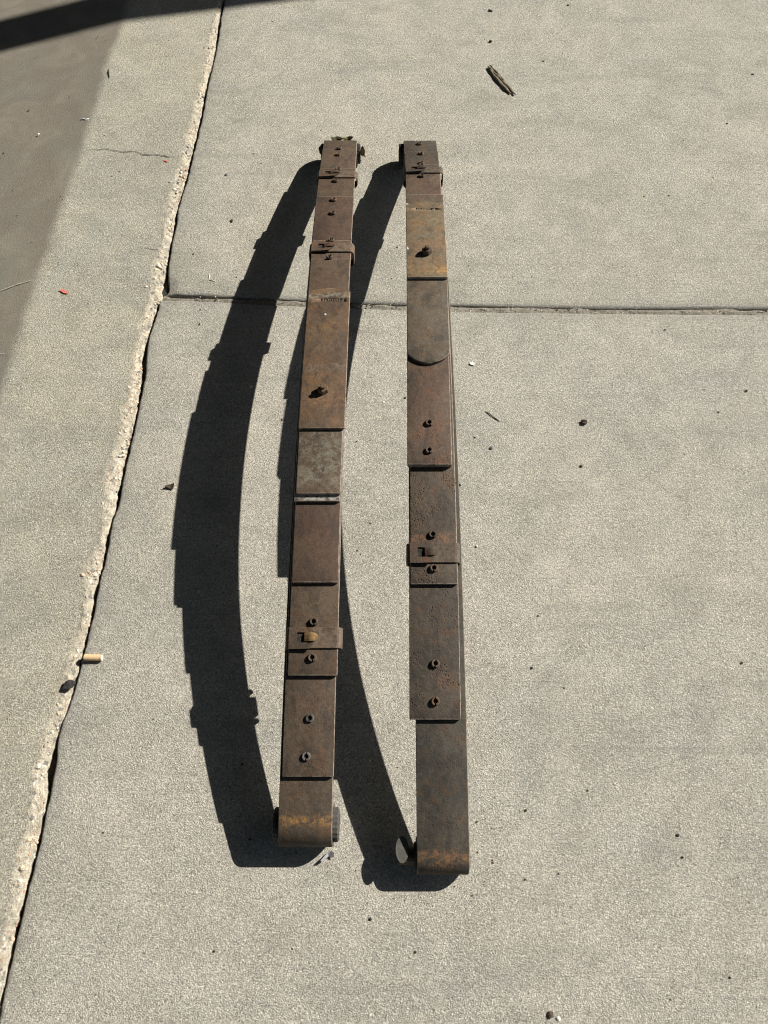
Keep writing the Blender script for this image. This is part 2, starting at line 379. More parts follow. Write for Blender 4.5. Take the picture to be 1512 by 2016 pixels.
scatter('joint_grit', pj[0], M['pebble_dark']); scatter('joint_grit', pj[1], M['pebble_grey']); scatter('joint_grit', pj[2], M['agg'][0])

# ground beyond the slabs
g = 150
tag(mesh_obj('ground', [(-g, -g, -.11), (g, -g, -.11), (g, g, -.11), (-g, g, -.11)], [(0, 1, 2, 3)], M['yard']), kind='structure')

# fine dark specks of grit all over (uncountable), and a few pale ones
pd, pw = [], []
for _ in range(170):
    x = rng.uniform(-.46, 1.25); y = rng.uniform(-.2, 2.5); r = abs(rng.normal(0, .0009)) + .0005
    pd.append((x, y, r * .2, r, .6))
for _ in range(120):
    x = rng.uniform(-1.1, -.58); y = rng.uniform(-.1, 2.3); r = abs(rng.normal(0, .0008)) + .0006
    z = 0 if x > -.78 else -slope * (abs(x + .78) - .015)
    pd.append((x, y, z, r, .6))
for _ in range(160):
    x = rng.uniform(-.46, 1.2); y = rng.uniform(-.2, 2.4); r = abs(rng.normal(0, .0009)) + .0006
    pw.append((x, y, r * .1, r, .5))
pr_ = []
for _ in range(240):                                 # rust crumbs shed round the feet and under the leaves
    fx, fy = ((-.115, .12), (.09, .08), (-.11, 1.69), (.088, 1.68))[rng.integers(4)] if rng.random() < .7 else ((-.11, rng.uniform(.1, 1.6)) if rng.random() < .5 else (.083, rng.uniform(.1, 1.6)))
    r = abs(rng.normal(0, .0007)) + .0004; pr_.append((fx + rng.normal(0, .055), fy + rng.normal(0, .04), r * .2, r, .5))
scatter('rust_crumbs', pr_, M['rustc'])
scatter('grit', pd, M['pebble_dark']); scatter('grit', pw, M['pebble_white'])

# hairline cracks in the gutter slab
def crack(pts, w, mat=None, nm='crack_fill'):
    P = np.array(pts); t = np.linspace(0, 1, 60); seg = np.linspace(0, 1, len(P))
    x = np.interp(t, seg, P[:, 0]); y = np.interp(t, seg, P[:, 1]) + .0022 * fbm(t * 40, t * 0, 3, 5) * 2
    ww = w * (.5 + .9 * vnoise(t * 30, t * 0, 9)) * np.clip(np.minimum(t, 1 - t) * 12, .1, 1)
    V = np.concatenate([np.stack([x, y - ww, 0 * t + .0013], -1), np.stack([x, y + ww, 0 * t + .0013], -1)])
    n = len(t); F = [[i, i + 1, n + i + 1, n + i] for i in range(n - 1)]
    tag(mesh_obj(nm, V, F, mat or M['soil'], gutter), kind='stuff')
crack([(-.757, 1.738), (-.704, 1.74), (-.667, 1.728), (-.639, 1.732), (-.612, 1.718), (-.575, 1.718), (-.529, 1.705)], .0009)
crack([(-.56, 1.391), (-.54, 1.386), (-.527, 1.385)], .0007)

def scratch(pts, w):
    P = np.array(pts); t = np.linspace(0, 1, 40); x = np.interp(t, np.linspace(0, 1, len(P)), P[:, 0]); y = np.interp(t, np.linspace(0, 1, len(P)), P[:, 1])
    dqs = np.interp(y, [.9, 1.28, 1.73, 2.25], [-.797, -.787, -.774, -.757]) - x
    z = -slope * np.where(dqs > 0, np.sqrt(dqs ** 2 + .018 ** 2) - .018, 0) + .0016
    ww = w * (.4 + vnoise(t * 25, t * 0, 12)) * np.clip(np.minimum(t, 1 - t) * 8, .1, 1); n = len(t)
    V = np.concatenate([np.stack([x, y - ww, z], -1), np.stack([x, y + ww, z], -1)])
    tag(mesh_obj('chalky_scratch', V, [[i, i + 1, n + i + 1, n + i] for i in range(n - 1)], M['mark'], gutter), kind='stuff')
scratch([(-.872, 1.262), (-.835, 1.279), (-.798, 1.290)], .0011)
scratch([(-.858, 1.072), (-.83, 1.078), (-.812, 1.076)], .0007)

# ------------------------------------------------------------------ added unseen canopy: beam shades the top left corner, roof and wall block the sky
bt = 2.4; off = Vector((1.214, .638, 0)) * bt
u_ = Vector((.9771, .2126, 0))
c0 = Vector((-.98, 2.340, 0)) + off
can = empty('added_canopy', (c0.x, c0.y, 0))
tag(can, 'added unseen canopy, roof blocks sky light, beam throws the soft dark band at top left', 'canopy')
def box_between(a, b, w, h, up=Vector((0, 0, 1))):
    d = (b - a).normalized(); s = d.cross(up).normalized(); q = s.cross(d)
    vs_ = []
    for p in (a, b):
        for i, j in ((-1, -1), (1, -1), (1, 1), (-1, 1)): vs_.append(p + s * i * w / 2 + q * j * h / 2)
    return vs_, [(0, 1, 2, 3)[::-1], (4, 5, 6, 7), (0, 1, 5, 4), (1, 2, 6, 5), (2, 3, 7, 6), (3, 0, 4, 7)]
for nm, a, b, w, h in (('beam', u_ * -3.6, u_ * 2.6, .06, .085),):
    vv, ff = box_between(a + Vector((0, 0, bt)), b + Vector((0, 0, bt)), .145, .09); mesh_obj(nm, vv, ff, M['beam'], can)
for s in (-3.5, 2.5):
    p = u_ * s; vv, ff = box_between(p + Vector((0, 0, -.1)), p + Vector((0, 0, bt - .045)), .07, .07, Vector((0, 1, 0))); mesh_obj('post', vv, ff, M['beam'], can)

# corrugated roof added overhead to block sky light, open on the sunny side
ro = c0; rv, nx = [], 150
xs_r = np.linspace(-8.5, 2.12, nx)
for y in (-8.0, 8.5):
    for k, x in enumerate(xs_r): rv.append((x - ro.x, y - ro.y, 3.0 + .018 * math.sin(k * 1.7)))
mesh_obj('sky_block_roof', rv, [(k, k + 1, nx + k + 1, nx + k) for k in range(nx - 1)], M['beam'], can)
vv, ff = box_between(Vector((2.14, -8, 2.86)) - Vector((ro.x, ro.y, 0)), Vector((2.14, 8.5, 2.86)) - Vector((ro.x, ro.y, 0)), .03, .22); mesh_obj('sky_block_fascia', vv, ff, M['beam'], can)  # lip added under the roof edge to shut out more sky
vv, ff = box_between(Vector((-8.4, 8.6, 2.9)) - Vector((ro.x, ro.y, 0)), Vector((15, 8.6, 2.9)) - Vector((ro.x, ro.y, 0)), .08, 6.0); mesh_obj('sky_block_wall', vv, ff, M['beam'], can)  # unseen wall added to cut the sky fill from ahead
for x, y in ((-8.3, -7.8), (-8.3, 8.3), (2.0, -7.8), (2.0, 8.3)):  # posts carrying the added roof
    vv, ff = box_between(Vector((x, y, -.1)) - Vector((ro.x, ro.y, 0)), Vector((x, y, 2.98)) - Vector((ro.x, ro.y, 0)), .09, .09, Vector((0, 1, 0))); mesh_obj('post', vv, ff, M['beam'], can)

# ------------------------------------------------------------------ leaf springs
class Spring:
    def __init__(s, zc, k, yc, ts): s.zc, s.k, s.yc, s.ts = zc, k, yc, ts
    def frame(s, y, off):
        sl = -2 * s.k * (y - s.yc); L = math.hypot(1, sl)
        tan = Vector((0, 1 / L, sl / L)); nor = Vector((0, -sl / L, 1 / L))
        zb = s.zc - s.k * (y - s.yc) ** 2
        return Vector((0, y, zb)) + nor * off, tan, nor
    def below(s, i): return sum(s.ts[:i]) + .00015 * i
    def top(s, i): return s.below(i) + s.ts[i]

def sect(hw, t, r):
    pts = []; r = min(r, t * .48)
    for cx_, cz, a0 in ((hw - r, r, -90), (hw - r, t - r, 0), (-hw + r, t - r, 90), (-hw + r, r, 180)):
        for a in (0, 30, 60, 90):
            q = math.radians(a0 + a); pts.append((cx_ + r * math.cos(q), cz + r * math.sin(q), 1.0 if (a0 in (0, 90) and a in (30, 60)) else 0.0))
    return pts

def sweep(stations, mat, name, parent, origin):
    """stations: list of (center Vector at leaf bottom, normal Vector, half width, thickness, edge wear)"""
    V, E, F = [], [], []; n = 16
    for c, nor, hw, t, wear in stations:
        for px, pz, e in sect(hw, t, .0016):
            V.append(c + Vector((px, 0, 0)) + nor * pz - origin); E.append(max(e, wear))
    m = len(stations)
    for i in range(m - 1):
        for j in range(n):
            a = i * n + j; b = i * n + (j + 1) % n; F.append((a, b, b + n, a + n))
    F.append(tuple(range(n))[::-1]); F.append(tuple((m - 1) * n + j for j in range(n)))
    me_o = mesh_obj(name, V, F, mat, parent, attrs={'edge': E})
    me = me_o.data
    bm = bmesh.new(); bm.from_mesh(me); bmesh.ops.recalc_face_normals(bm, faces=bm.faces); bm.to_mesh(me); bm.free()
    sm = [len(p.vertices) == 4 for p in me.polygons]; me.polygons.foreach_set('use_smooth', sm)
    return me_o

def leaf(sp, i, near, far, xn, xf, mat, parent, origin, round_near=0, round_far=0, dx=0):
    ya, yb = near, far; ds = [0, .0007, .0018]
    R_ = {1: round_near, 2: round_far}
    ys = []
    def end_list(sag):
        return sorted(set(ds + ([sag * q for q in (.02, .06, .12, .2, .3, .42, .55, .7, .85, 1.0)] if sag else [])))
    na = [(ya + d, d, round_near, 1) for d in end_list(round_near)]; nb = [(yb - d, d, round_far, 2) for d in end_list(round_far)]
    mid = [(y, 1, 0, 0) for y in np.linspace(na[-1][0], nb[-1][0], 44)[1:-1]]
    st = []
    for y, d, sag, _ in na + mid + nb[::-1]:
        f = (y - ya) / (yb - ya); l = xn[0] + (xf[0] - xn[0]) * f; r = xn[1] + (xf[1] - xn[1]) * f
        cx_, hw = (l + r) / 2, (r - l) / 2
        if sag:
            Rr = (hw * hw + sag * sag) / (2 * sag); hw = min(hw, math.sqrt(max(1e-8, Rr * Rr - (Rr - max(d, .0004)) ** 2)))
        ch = .0009 * (1 - min(1, d / .0018)) if d < .002 else 0
        p, tan, nor = sp.frame(y, sp.below(i) + ch * .5)
        st.append((p + Vector((cx_, 0, 0)), nor, max(.002, hw - ch), sp.ts[i] - ch, 1.0 if d < .0012 and not _ == 0 else 0.0))
    return sweep(st, mat, 'leaf', parent, origin)

def main_leaf(sp, ytn, ytf, xn, xf, mat, parent, origin):
    t = sp.ts[0]; info = []
    def eye(y, sgn):
        p, tan, nor = sp.frame(y, t / 2)
        r = .025
        for _ in range(60):                       # centre-line radius that rests the eye on the ground
            c = p - nor * r; e = c.z - (r + t / 2); r += e * .5
        return p, nor, c_(p, nor, r), r
    def c_(p, nor, r): return p - nor * r
    pn, nn, cn, rn = eye(ytn, -1); pf, nf, cf, rf = eye(ytf, 1)
    st = []
    def xs(y):
        f = (y - ytn) / (ytf - ytn); f = min(1.05, max(-.05, f)); return (xn[0] + (xf[0] - xn[0]) * f, xn[1] + (xf[1] - xn[1]) * f)
    def arc(c, r, nor, sgn, upto):
        out = []; a0 = math.atan2(nor.z, nor.y)
        for q in np.linspace(0, math.radians(upto), 30)[1:]:
            a = a0 - sgn * q; d = Vector((0, math.cos(a), math.sin(a))); rr = r - .0002 * (q > 5)
            out.append((c + d * (rr - t / 2), d, q))
        return out
    near = arc(cn, rn, nn, -1, 318)[::-1]; far = arc(cf, rf, nf, 1, 318)
    def add(p, nor, wear=0):
        l, r = xs(p.y); st.append((p + Vector(((l + r) / 2, 0, 0)), nor, (r - l) / 2, t, wear))
    for p, nor, q in near: add(p, nor)
    for y in np.linspace(ytn, ytf, 60):
        p, tan, nor = sp.frame(y, 0); add(p, nor)
    for p, nor, q in far: add(p, nor)
    o = sweep(st, mat, 'main_leaf', parent, origin)
    return o, (cn, rn - t / 2), (cf, rf - t / 2), xs

def at(sp, x, y, off): # matrix: X across, Y along the leaf, Z out of the leaf
    p, tan, nor = sp.frame(y, off)
    m = Matrix.Identity(4); m.col[0][:3] = (1, 0, 0); m.col[1][:3] = tan; m.col[2][:3] = nor; m.col[3][:3] = p + Vector((x, 0, 0))
    return m

def pin(sp, i, x, y, mat, parent, origin, h=.0048, depth=.01, ro=.0066, ri=.0034, twist=0.0):
    """hollow split pin standing out of the leaf, slit towards the near and far side"""
    m = at(sp, x, y, sp.top(i)) @ Matrix.Rotation(twist, 4, 'Z'); V, F = [], []
    for side in (0, 1):
        base = len(V); n = 15
        for k in range(n):
            a = math.radians(-90 + 180 * side + 13 + 154 * k / (n - 1))
            if side: a = math.radians(90 + 8 + 164 * k / (n - 1)) if False else a
            c, s = math.cos(a), math.sin(a)
            prof = [(ro * 1.05, -.001), (ro, h * .72), (ro * .86, h), (ri * 1.12, h * .97), (ri, h * .8), (ri, -depth * .6)]
            for r, z in prof: V.append(m @ Vector((r * c, r * s, z)) - origin)
        q = 6
        for k in range(n - 1):
            for j in range(q - 1):
                a = base + k * q + j; F.append((a, a + q, a + q + 1, a + 1))
        F.append(tuple(base + j for j in range(q))[::-1]); F.append(tuple(base + (n - 1) * q + j for j in range(q)))
    b0 = len(V); nb = 12                            # dark bottom of the bore
    for k in range(nb):
        a = 6.2832 * k / nb; V.append(m @ Vector((ri * 1.05 * math.cos(a), ri * 1.05 * math.sin(a), .0006)) - origin)
    F.append(tuple(b0 + k for k in range(nb)))
    me = bpy.data.meshes.new('split_pin'); me.from_pydata([tuple(v) for v in V], [], F); me.materials.append(mat); me.materials.append(M['soil'])
    me.polygons[len(F) - 1].material_index = 1
    bm = bmesh.new(); bm.from_mesh(me); bmesh.ops.recalc_face_normals(bm, faces=bm.faces); bm.to_mesh(me); bm.free()
    o = bpy.data.objects.new('split_pin', me); COL.objects.link(o); o.parent = parent
    return o

def cyl_between(m, r, z0, z1, n=18, bevel=.0006, hexa=False):
    V, F = [], []; n = 6 if hexa else n
    rings = [(r, z0), (r, z1 - bevel), (r - bevel, z1)]
    for rr, z in rings:
        for k in range(n):
            a = 6.28318 * k / n + (.35 if hexa else 0); V.append(m @ Vector((rr * math.cos(a), rr * math.sin(a), z)))
    for j in range(2):
        for k in range(n):
            a = j * n + k; b = j * n + (k + 1) % n; F.append((a, b, b + n, a + n))
    F.append(tuple(range(n))[::-1]); F.append(tuple(2 * n + k for k in range(n)))
    return V, F

def tail_studs(sp, x, ys, mat, parent, origin):
    for y, ln in ys:                               # ends of the pins that hang out below the main leaf
        m = at(sp, x, y, 0); V, F = cyl_between(m @ Matrix.Rotation(math.pi, 4, 'X'), .0052, -.001, ln, 14)
        mesh_obj('pin_tail', [v - origin for v in V], F, mat, parent)

def clip(sp, i, y0, y1, xl, xr, mat, parent, origin, flap=True, slot_w=.0135, tongue_mat=None):
    """steel strap bent round all the leaves, its left end hooked over the top"""
    ym = (y0 + y1) / 2; L = (y1 - y0); m = at(sp, 0, ym, 0); H = sp.top(i)
    t = .0024; path = []
    r = .006; z0, z1 = -.0012, H + .0006
    for cx_, cz, a0 in ((xr - r, z1 - r, 0), (xl + r, z1 - r, 90), (xl + r, z0 + r, 180), (xr - r, z0 + r, 270)):
        for a in (0, 22, 45, 68, 90): q = math.radians(a0 + a); path.append((cx_, cz, math.cos(q), math.sin(q)))
    V, F, E = [], [], []; n = len(path)
    for yy in (-L / 2, -L / 2 + .0006, L / 2 - .0006, L / 2):
        for (cx_, cz, c, s) in path:
            sk = yy * .02
            for rr in (r, r + t):
                if abs(yy) > L / 2 - .0003: rr = rr + (.0005 if rr == r else -.0005)
                V.append(m @ Vector((cx_ + rr * c + sk, yy, cz + rr * s)) - origin); E.append(1.0 if abs(yy) > L / 2 - .001 else 0.0)
    def id_(k, j, o): return k * 2 * n + (j % n) * 2 + o
    for k in range(3):
        for j in range(n):
            F.append((id_(k, j, 1), id_(k, j + 1, 1), id_(k + 1, j + 1, 1), id_(k + 1, j, 1)))
            F.append((id_(k, j, 0), id_(k + 1, j, 0), id_(k + 1, j + 1, 0), id_(k, j + 1, 0)))
    for k in (0, 3):
        for j in range(n): F.append((id_(k, j, 0), id_(k, j + 1, 0), id_(k, j + 1, 1), id_(k, j, 1)))
    o = mesh_obj('clip', V, F, mat, parent, smooth=False, attrs={'edge': E})
    bm = bmesh.new(); bm.from_mesh(o.data); bmesh.ops.recalc_face_normals(bm, faces=bm.faces); bm.to_mesh(o.data); bm.free()
    if not flap: return o
    zt = z1 + t                                     # flap: plate with a square window, pointed right end
    w = xr - xl; sc = w / .088; s_ = L / .032
    hx0, hx1 = xl + .0165 * sc, xl + .0305 * sc; hy0, hy1 = -.0075 * s_, .0078 * s_
    a0, a1 = xl + .003, xl + .0385 * sc; tip = xl + .048 * sc; yb, yt = -L / 2 - .0012, L / 2 - .0006
    outer = [(a0, yb), ((a0 + a1) / 2, yb - .0004), (a1, yb + .0002), (tip, -.003 * s_), (tip - .002, .007 * s_), (a1, yt), ((a0 + a1) / 2, yt), (a0, yt)]
    inner = [(hx0, hy0), ((hx0 + hx1) / 2, hy0 - .0004), (hx1, hy0), (hx1, hy0 * .3), (hx1, hy1 * .5), (hx1, hy1), ((hx0 + hx1) / 2, hy1 + .0003), (hx0, hy1)]
    def lift(x, y): return .0002 + .0022 * max(0, (x - a0) / (tip - a0)) ** 1.2 * (1.2 - (y / L + .5)) 
    V, F, E = [], [], []
    for z_ in (0, .0022):
        for ring in (outer, inner):
            for x, y in ring: V.append(m @ Vector((x, y, zt + lift(x, y) + z_)) - origin); E.append(.2 if z_ else .1)
    N = 8
    for j in range(N):
        k = (j + 1) % N
        F.append((16 + j, 16 + k, 24 + k, 24 + j)); F.append((j, 8 + j, 8 + k, k)); F.append((j, k, 16 + k, 16 + j)); F.append((8 + j, 24 + j, 24 + k, 8 + k))
    fo = mesh_obj('flap', V, F, mat, o, attrs={'edge': [e * .6 for e in E]})
    bm = bmesh.new(); bm.from_mesh(fo.data); bmesh.ops.recalc_face_normals(bm, faces=bm.faces); bm.to_mesh(fo.data); bm.free()
    # dark floor of the window, then the bent tongue
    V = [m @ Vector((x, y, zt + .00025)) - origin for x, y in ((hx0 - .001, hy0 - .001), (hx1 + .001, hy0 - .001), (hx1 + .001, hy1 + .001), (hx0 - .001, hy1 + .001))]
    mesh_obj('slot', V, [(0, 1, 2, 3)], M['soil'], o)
    V, F, E = [], [], []; tw = .0066 * s_; n = 12; x0 = hx1 - .0015; x1 = tip + .003 * sc
    for k in range(n):
        f = k / (n - 1); x = x0 + (x1 - x0) * f
        hw = tw * (1 if f < .6 else math.sqrt(max(.02, 1 - ((f - .6) / .42) ** 2)))
        z = zt + .0012 + .0042 * math.sin(min(1, f * 1.25) * math.pi * .62) - .0012 * f
        for yy, zz in ((-hw, 0), (-hw, .0022), (-hw * .5, .0029), (hw * .5, .0029), (hw, .0022), (hw, 0)): V.append(m @ Vector((x, yy + .0008, z + zz)) - origin); E.append(.25 if zz == .0022 else .05)
    for k in range(n - 1):
        for j in range(6):
            a = k * 6 + j; b = k * 6 + (j + 1) % 6; F.append((a, b, b + 6, a + 6))
    F.append(tuple(range(6))); F.append(tuple((n - 1) * 6 + j for j in range(6))[::-1])
    to = mesh_obj('tongue', V, F, tongue_mat or mat, o, smooth=False, attrs={'edge': E})
    bm = bmesh.new(); bm.from_mesh(to.data); bmesh.ops.recalc_face_normals(bm, faces=bm.faces); bm.to_mesh(to.data); bm.free()
    return o

def bushing(c, r, xl, xr, mat, parent, origin, r_hole=.009, ridges=True):
    V, F = [], []; n = 40; 
    prof = [(r_hole, xl + .002), (r_hole * 1.3, xl), (r - .002, xl), (r, xl + .0015), (r, xr - .0015), (r - .002, xr), (r_hole * 1.3, xr), (r_hole, xr - .002)]
    for k in range(n):
        a = 6.28318 * k / n; rg = (1 - .035 * (k % 2)) if ridges else 1
        for rr, x in prof: V.append(Vector((x, c.y + rr * rg * math.cos(a), c.z + rr * rg * math.sin(a))) - origin)
    q = len(prof)
    for k in range(n):
        for j in range(q):
            F.append((k * q + j, ((k + 1) % n) * q + j, ((k + 1) % n) * q + (j + 1) % q, k * q + (j + 1) % q))
    o = mesh_obj('bushing', V, F, mat, parent)
    bm = bmesh.new(); bm.from_mesh(o.data); bmesh.ops.recalc_face_normals(bm, faces=bm.faces); bm.to_mesh(o.data); bm.free()
    return o

def stamp(lf, sp, i, x, y, origin, text, size):
    """digits punched into the leaf, read from the far end"""
    cu = bpy.data.curves.new('stamp', 'FONT'); cu.body = text; cu.size = size; cu.extrude = .0012; cu.align_x = 'CENTER'; cu.align_y = 'CENTER'; cu.offset = -.00035; cu.resolution_u = 2; cu.space_character = 1.15
    to = bpy.data.objects.new('stamp', cu); COL.objects.link(to); bpy.context.view_layer.update()
    dg = bpy.context.evaluated_depsgraph_get(); me = bpy.data.meshes.new_from_object(to.evaluated_get(dg))
    m = at(sp, x, y, sp.top(i) + .0003) @ Matrix.Rotation(math.pi, 4, 'Z') @ Matrix.Diagonal((.92, 1.0, 1, 1))
    me.transform(Matrix.Translation(-origin) @ m)
    bpy.data.objects.remove(to)
    me.materials.clear(); me.materials.append(M['stampfill'])
    co = bpy.data.objects.new('stamp', me); COL.objects.link(co); co.parent = lf.parent
    md = lf.modifiers.new('b', 'BOOLEAN'); md.operation = 'DIFFERENCE'; md.object = co; md.solver = 'EXACT'
    try: md.material_mode = 'TRANSFER'
    except Exception: pass
    bpy.context.view_layer.update(); dg = bpy.context.evaluated_depsgraph_get()
    nm = bpy.data.meshes.new_from_object(lf.evaluated_get(dg)); 
    lf.modifiers.clear()
    if len(nm.polygons) > 100: lf.data = nm
    bpy.data.objects.remove(co)

def hex_bolt(sp, i, x, y, mat, mat2, parent, origin, rot=0.0):
    m = at(sp, x, y, sp.top(i)) @ Matrix.Rotation(rot, 4, 'Z')
    V, F = cyl_between(m, .0098, -.0005, .0105, hexa=True, bevel=.0009)
    o = mesh_obj('center_nut', [v - origin for v in V], F, mat, parent)
    m2 = m @ Matrix.Rotation(math.radians(4), 4, 'X')
    V, F = cyl_between(m2, .0046, .009, .0172, 16, .0008)
    mesh_obj('bolt_end', [v - origin for v in V], F, mat2, o, smooth=False)

br = (.098, .073, .056)
S_ = lambda *a, **k: steel_mat(*a, **k)
M['stampfill'] = plain_mat('stamped_recess', (.04, .03, .023), (.06, .045, .034), 200, .9, .3, .0005)
ML = [
 S_('rusty_steel', (.072, .060, .047), (.090, .074, .058), (.19, .10, .042), .25, .3, 1, bands=((.133 - .9, .011, (.27, .145, .05), .95), (.1 - .9, .05, (.055, .05, .04), .5))),
 S_('rusty_steel', (.082, .064, .050), (.094, .076, .059), (.14, .072, .036), .35, .35, 2),
 S_('rusty_steel', (.084, .064, .048), (.100, .079, .057), (.12, .065, .036), .35, .25, 3),
 S_('rusty_steel', (.072, .049, .039), (.085, .062, .048), (.105, .055, .036), .3, .2, 4),
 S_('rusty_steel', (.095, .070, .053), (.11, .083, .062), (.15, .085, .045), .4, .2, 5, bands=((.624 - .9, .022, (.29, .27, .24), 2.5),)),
 S_('rusty_steel', (.088, .064, .048), (.104, .080, .059), (.12, .066, .038), .5, .2, 6, bands=((.70 - .9, .10, (.115, .104, .078), 1.2), (.655 - .9, .03, (.15, .135, .10), .8))),
 S_('rusty_steel', (.098, .070, .050), (.118, .088, .061), (.19, .105, .045), .55, .2, 7, bands=((1.043 - .9, .014, (.20, .19, .15), .85), (.87 - .9, .012, (.13, .125, .11), .6), (.80 - .9, .03, (.19, .105, .05), .5))),
]
MR = [
 S_('dark_steel', (.058, .056, .049), (.080, .077, .066), (.15, .08, .038), .16, .35, 11, bands=((.084 - .9, .018, (.20, .105, .05), .8), (.212 - .9, .016, (.025, .025, .026), .7))),
 S_('dark_steel', (.062, .056, .048), (.080, .069, .058), (.15, .075, .038), .22, .7, 12),
 S_('dark_steel', (.076, .063, .052), (.093, .078, .063), (.15, .078, .04), .22, .75, 13, bands=((.552 - .9, .012, (.20, .095, .045), .8),)),
 S_('rusty_steel', (.092, .066, .052), (.105, .083, .067), (.17, .085, .045), .45, .45, 14),
 S_('rusty_steel', (.105, .086, .066), (.115, .103, .084), (.15, .088, .048), .35, .35, 15),
 S_('rusty_steel', (.145, .118, .082), (.155, .130, .092), (.25, .14, .055), .55, .25, 16, bands=((1.185 - .9, .03, (.20, .105, .06), .6), (1.11 - .9, .02, (.30, .175, .06), .7), (1.215 - .9, .012, (.15, .15, .12), .6))),
]
MC = S_('clip_steel', (.060, .045, .034), (.078, .058, .043), (.15, .078, .038), .6, .2, 21, worn=(.16, .13, .105))
MCR = S_('clip_steel_dark', (.050, .043, .036), (.066, .056, .046), (.16, .075, .036), .5, .4, 22, worn=(.13, .11, .09))
MT = S_('rusted_tongue', (.20, .125, .05), (.26, .165, .065), (.12, .08, .05), .5, .3, 23)
MP = S_('pin_steel', (.082, .067, .054), (.12, .10, .082), (.16, .085, .042), .6, .2, 24, worn=(.3, .27, .24))
MPB = S_('pin_blue_steel', (.10, .105, .11), (.13, .135, .14), (.12, .08, .05), .2, .2, 25, worn=(.3, .3, .3))

# --- left spring (seven leaves)
spL = Spring(.168, .185, .9, [.0063] * 7); OL = Vector((-.11, .9, 0))
L = empty('leaf_spring', OL)
tag(L, 'brown rusty leaf spring on the left, three clips, nearest the seam in the concrete', 'leaf spring', 'pair of leaf springs arched on the concrete')
main, eyeLn, eyeLf, xsL = main_leaf(spL, .124, 1.69, (-.1585, -.0775), (-.1475, -.066), ML[0], L, OL)
defsL = [None, (.1952, 1.63, (-.154, -.0757), (-.147, -.0648)), (.3397, 1.515, (-.1495, -.0722), (-.1465, -.065)), (.4821, 1.380, (-.1475, -.0730), (-.1458, -.0648)),
         (.6170, 1.215, (-.1492, -.0728), (-.1450, -.0652)), (.6275, 1.150, (-.1458, -.0715), (-.1440, -.0660)), (.7458, 1.0597, (-.1460, -.0668), (-.1430, -.0638))]
lvL = [main]
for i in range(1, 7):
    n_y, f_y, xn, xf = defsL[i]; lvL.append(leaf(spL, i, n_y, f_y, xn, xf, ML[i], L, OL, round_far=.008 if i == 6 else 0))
stamp(lvL[6], spL, 6, -.0955, 1.029, OL, '340005H', .0125)
for x, y, i, mt in ((-.1068, 1.6278, 1, MP), (-.1078, 1.593, 1, MP), (-.104, 1.505, 2, MP), (-.108, 1.454, 2, MP), (-.108, 1.3644, 3, MP), (-.1082, 1.3147, 3, MP), (-.1069, 1.2133, 4, MP), (-.1072, 1.1531, 5, MP),
                    (-.1109, .4212, 2, MP), (-.1118, .3665, 2, MP), (-.1139, .2779, 1, MPB), (-.1179, .2236, 1, MPB)):
    pin(spL, i, x, y, mt, L, OL, twist=random.uniform(-.25, .25), h=.0050 if mt is MP else .0036)
hex_bolt(spL, 6, -.1065, .820, ML[6], ML[6], L, OL, .2)
clip(spL, 2, 1.467, 1.496, -.1490, -.0615, MC, L, OL)
clip(spL, 4, 1.176, 1.203, -.1480, -.0620, MC, L, OL)
clip(spL, 2, .3800, .4125, -.1520, -.0680, MC, L, OL, tongue_mat=MT)
tail_studs(spL, -.085, ((.362, .009), (.418, .008), (1.168, .009), (1.214, .008)), MP, L, OL)
bushing(eyeLn[0], eyeLn[1] - .0005, -.1685, -.0690, M['rubber_grey'], L, OL)
bushing(eyeLf[0], eyeLf[1] - .0005, -.1555, -.0585, M['rubber'], L, OL)

# --- right spring (six leaves)
spR = Spring(.173, .19, .9, [.0063, .0063, .0063, .011, .0063, .0063]); OR_ = Vector((.083, .9, 0))
R = empty('leaf_spring', OR_)
tag(R, 'darker leaf spring on the right with two clips and one rounded leaf end', 'leaf spring', 'pair of leaf springs arched on the concrete')
mainR, eyeRn, eyeRf, xsR = main_leaf(spR, .082, 1.684, (.0488, .1272), (.0482, .1285), MR[0], R, OR_)
defsR = [None, (.2751, 1.612, (.0390, .1180), (.0495, .1285)), (.4797, 1.526, (.0423, .1186), (.0498, .1272)), (.6812, 1.475, (.0394, .1148), (.0485, .1250)),
         (.8830, 1.363, (.0418, .1185), (.0465, .1265)), (1.0868, 1.325, (.0438, .1226), (.0455, .1252))]
lvR = [mainR]
for i in range(1, 6):
    n_y, f_y, xn, xf = defsR[i]; lvR.append(leaf(spR, i, n_y, f_y, xn, xf, MR[i], R, OR_, round_near=.022 if i == 4 else 0, round_far=.012 if i == 5 else 0))
stamp(lvR[5], spR, 5, .0875, 1.299, OR_, '340005H', .0115)
for x, y, i in ((.086, 1.6653, 0), (.0873, 1.5932, 1), (.0865, 1.545, 1), (.0857, 1.5183, 2), (.083, 1.447, 3), (.0781, .7601, 3), (.0768, .7072, 3), (.0799, .5611, 2), (.0804, .5050, 2), (.0801, .3573, 1), (.079, .3016, 1)):
    pin(spR, i, x, y, MP, R, OR_, twist=random.uniform(-.2, .2))
hex_bolt(spR, 5, .0838, 1.155, ML[2], ML[2], R, OR_, .5)
clip(spR, 3, 1.460, 1.488, .0455, .1300, MCR, R, OR_)
clip(spR, 2, .5135, .5465, .0388, .1215, MCR, R, OR_)
tail_studs(spR, .108, ((.500, .009), (.553, .008), (1.452, .009), (1.497, .008)), MP, R, OR_)
bushing(eyeRn[0], eyeRn[1] - .0005, .0455, .1290, M['rubber'], R, OR_)
bushing(eyeRf[0], eyeRf[1] - .0005, .0365, .1305, M['rubber'], R, OR_)
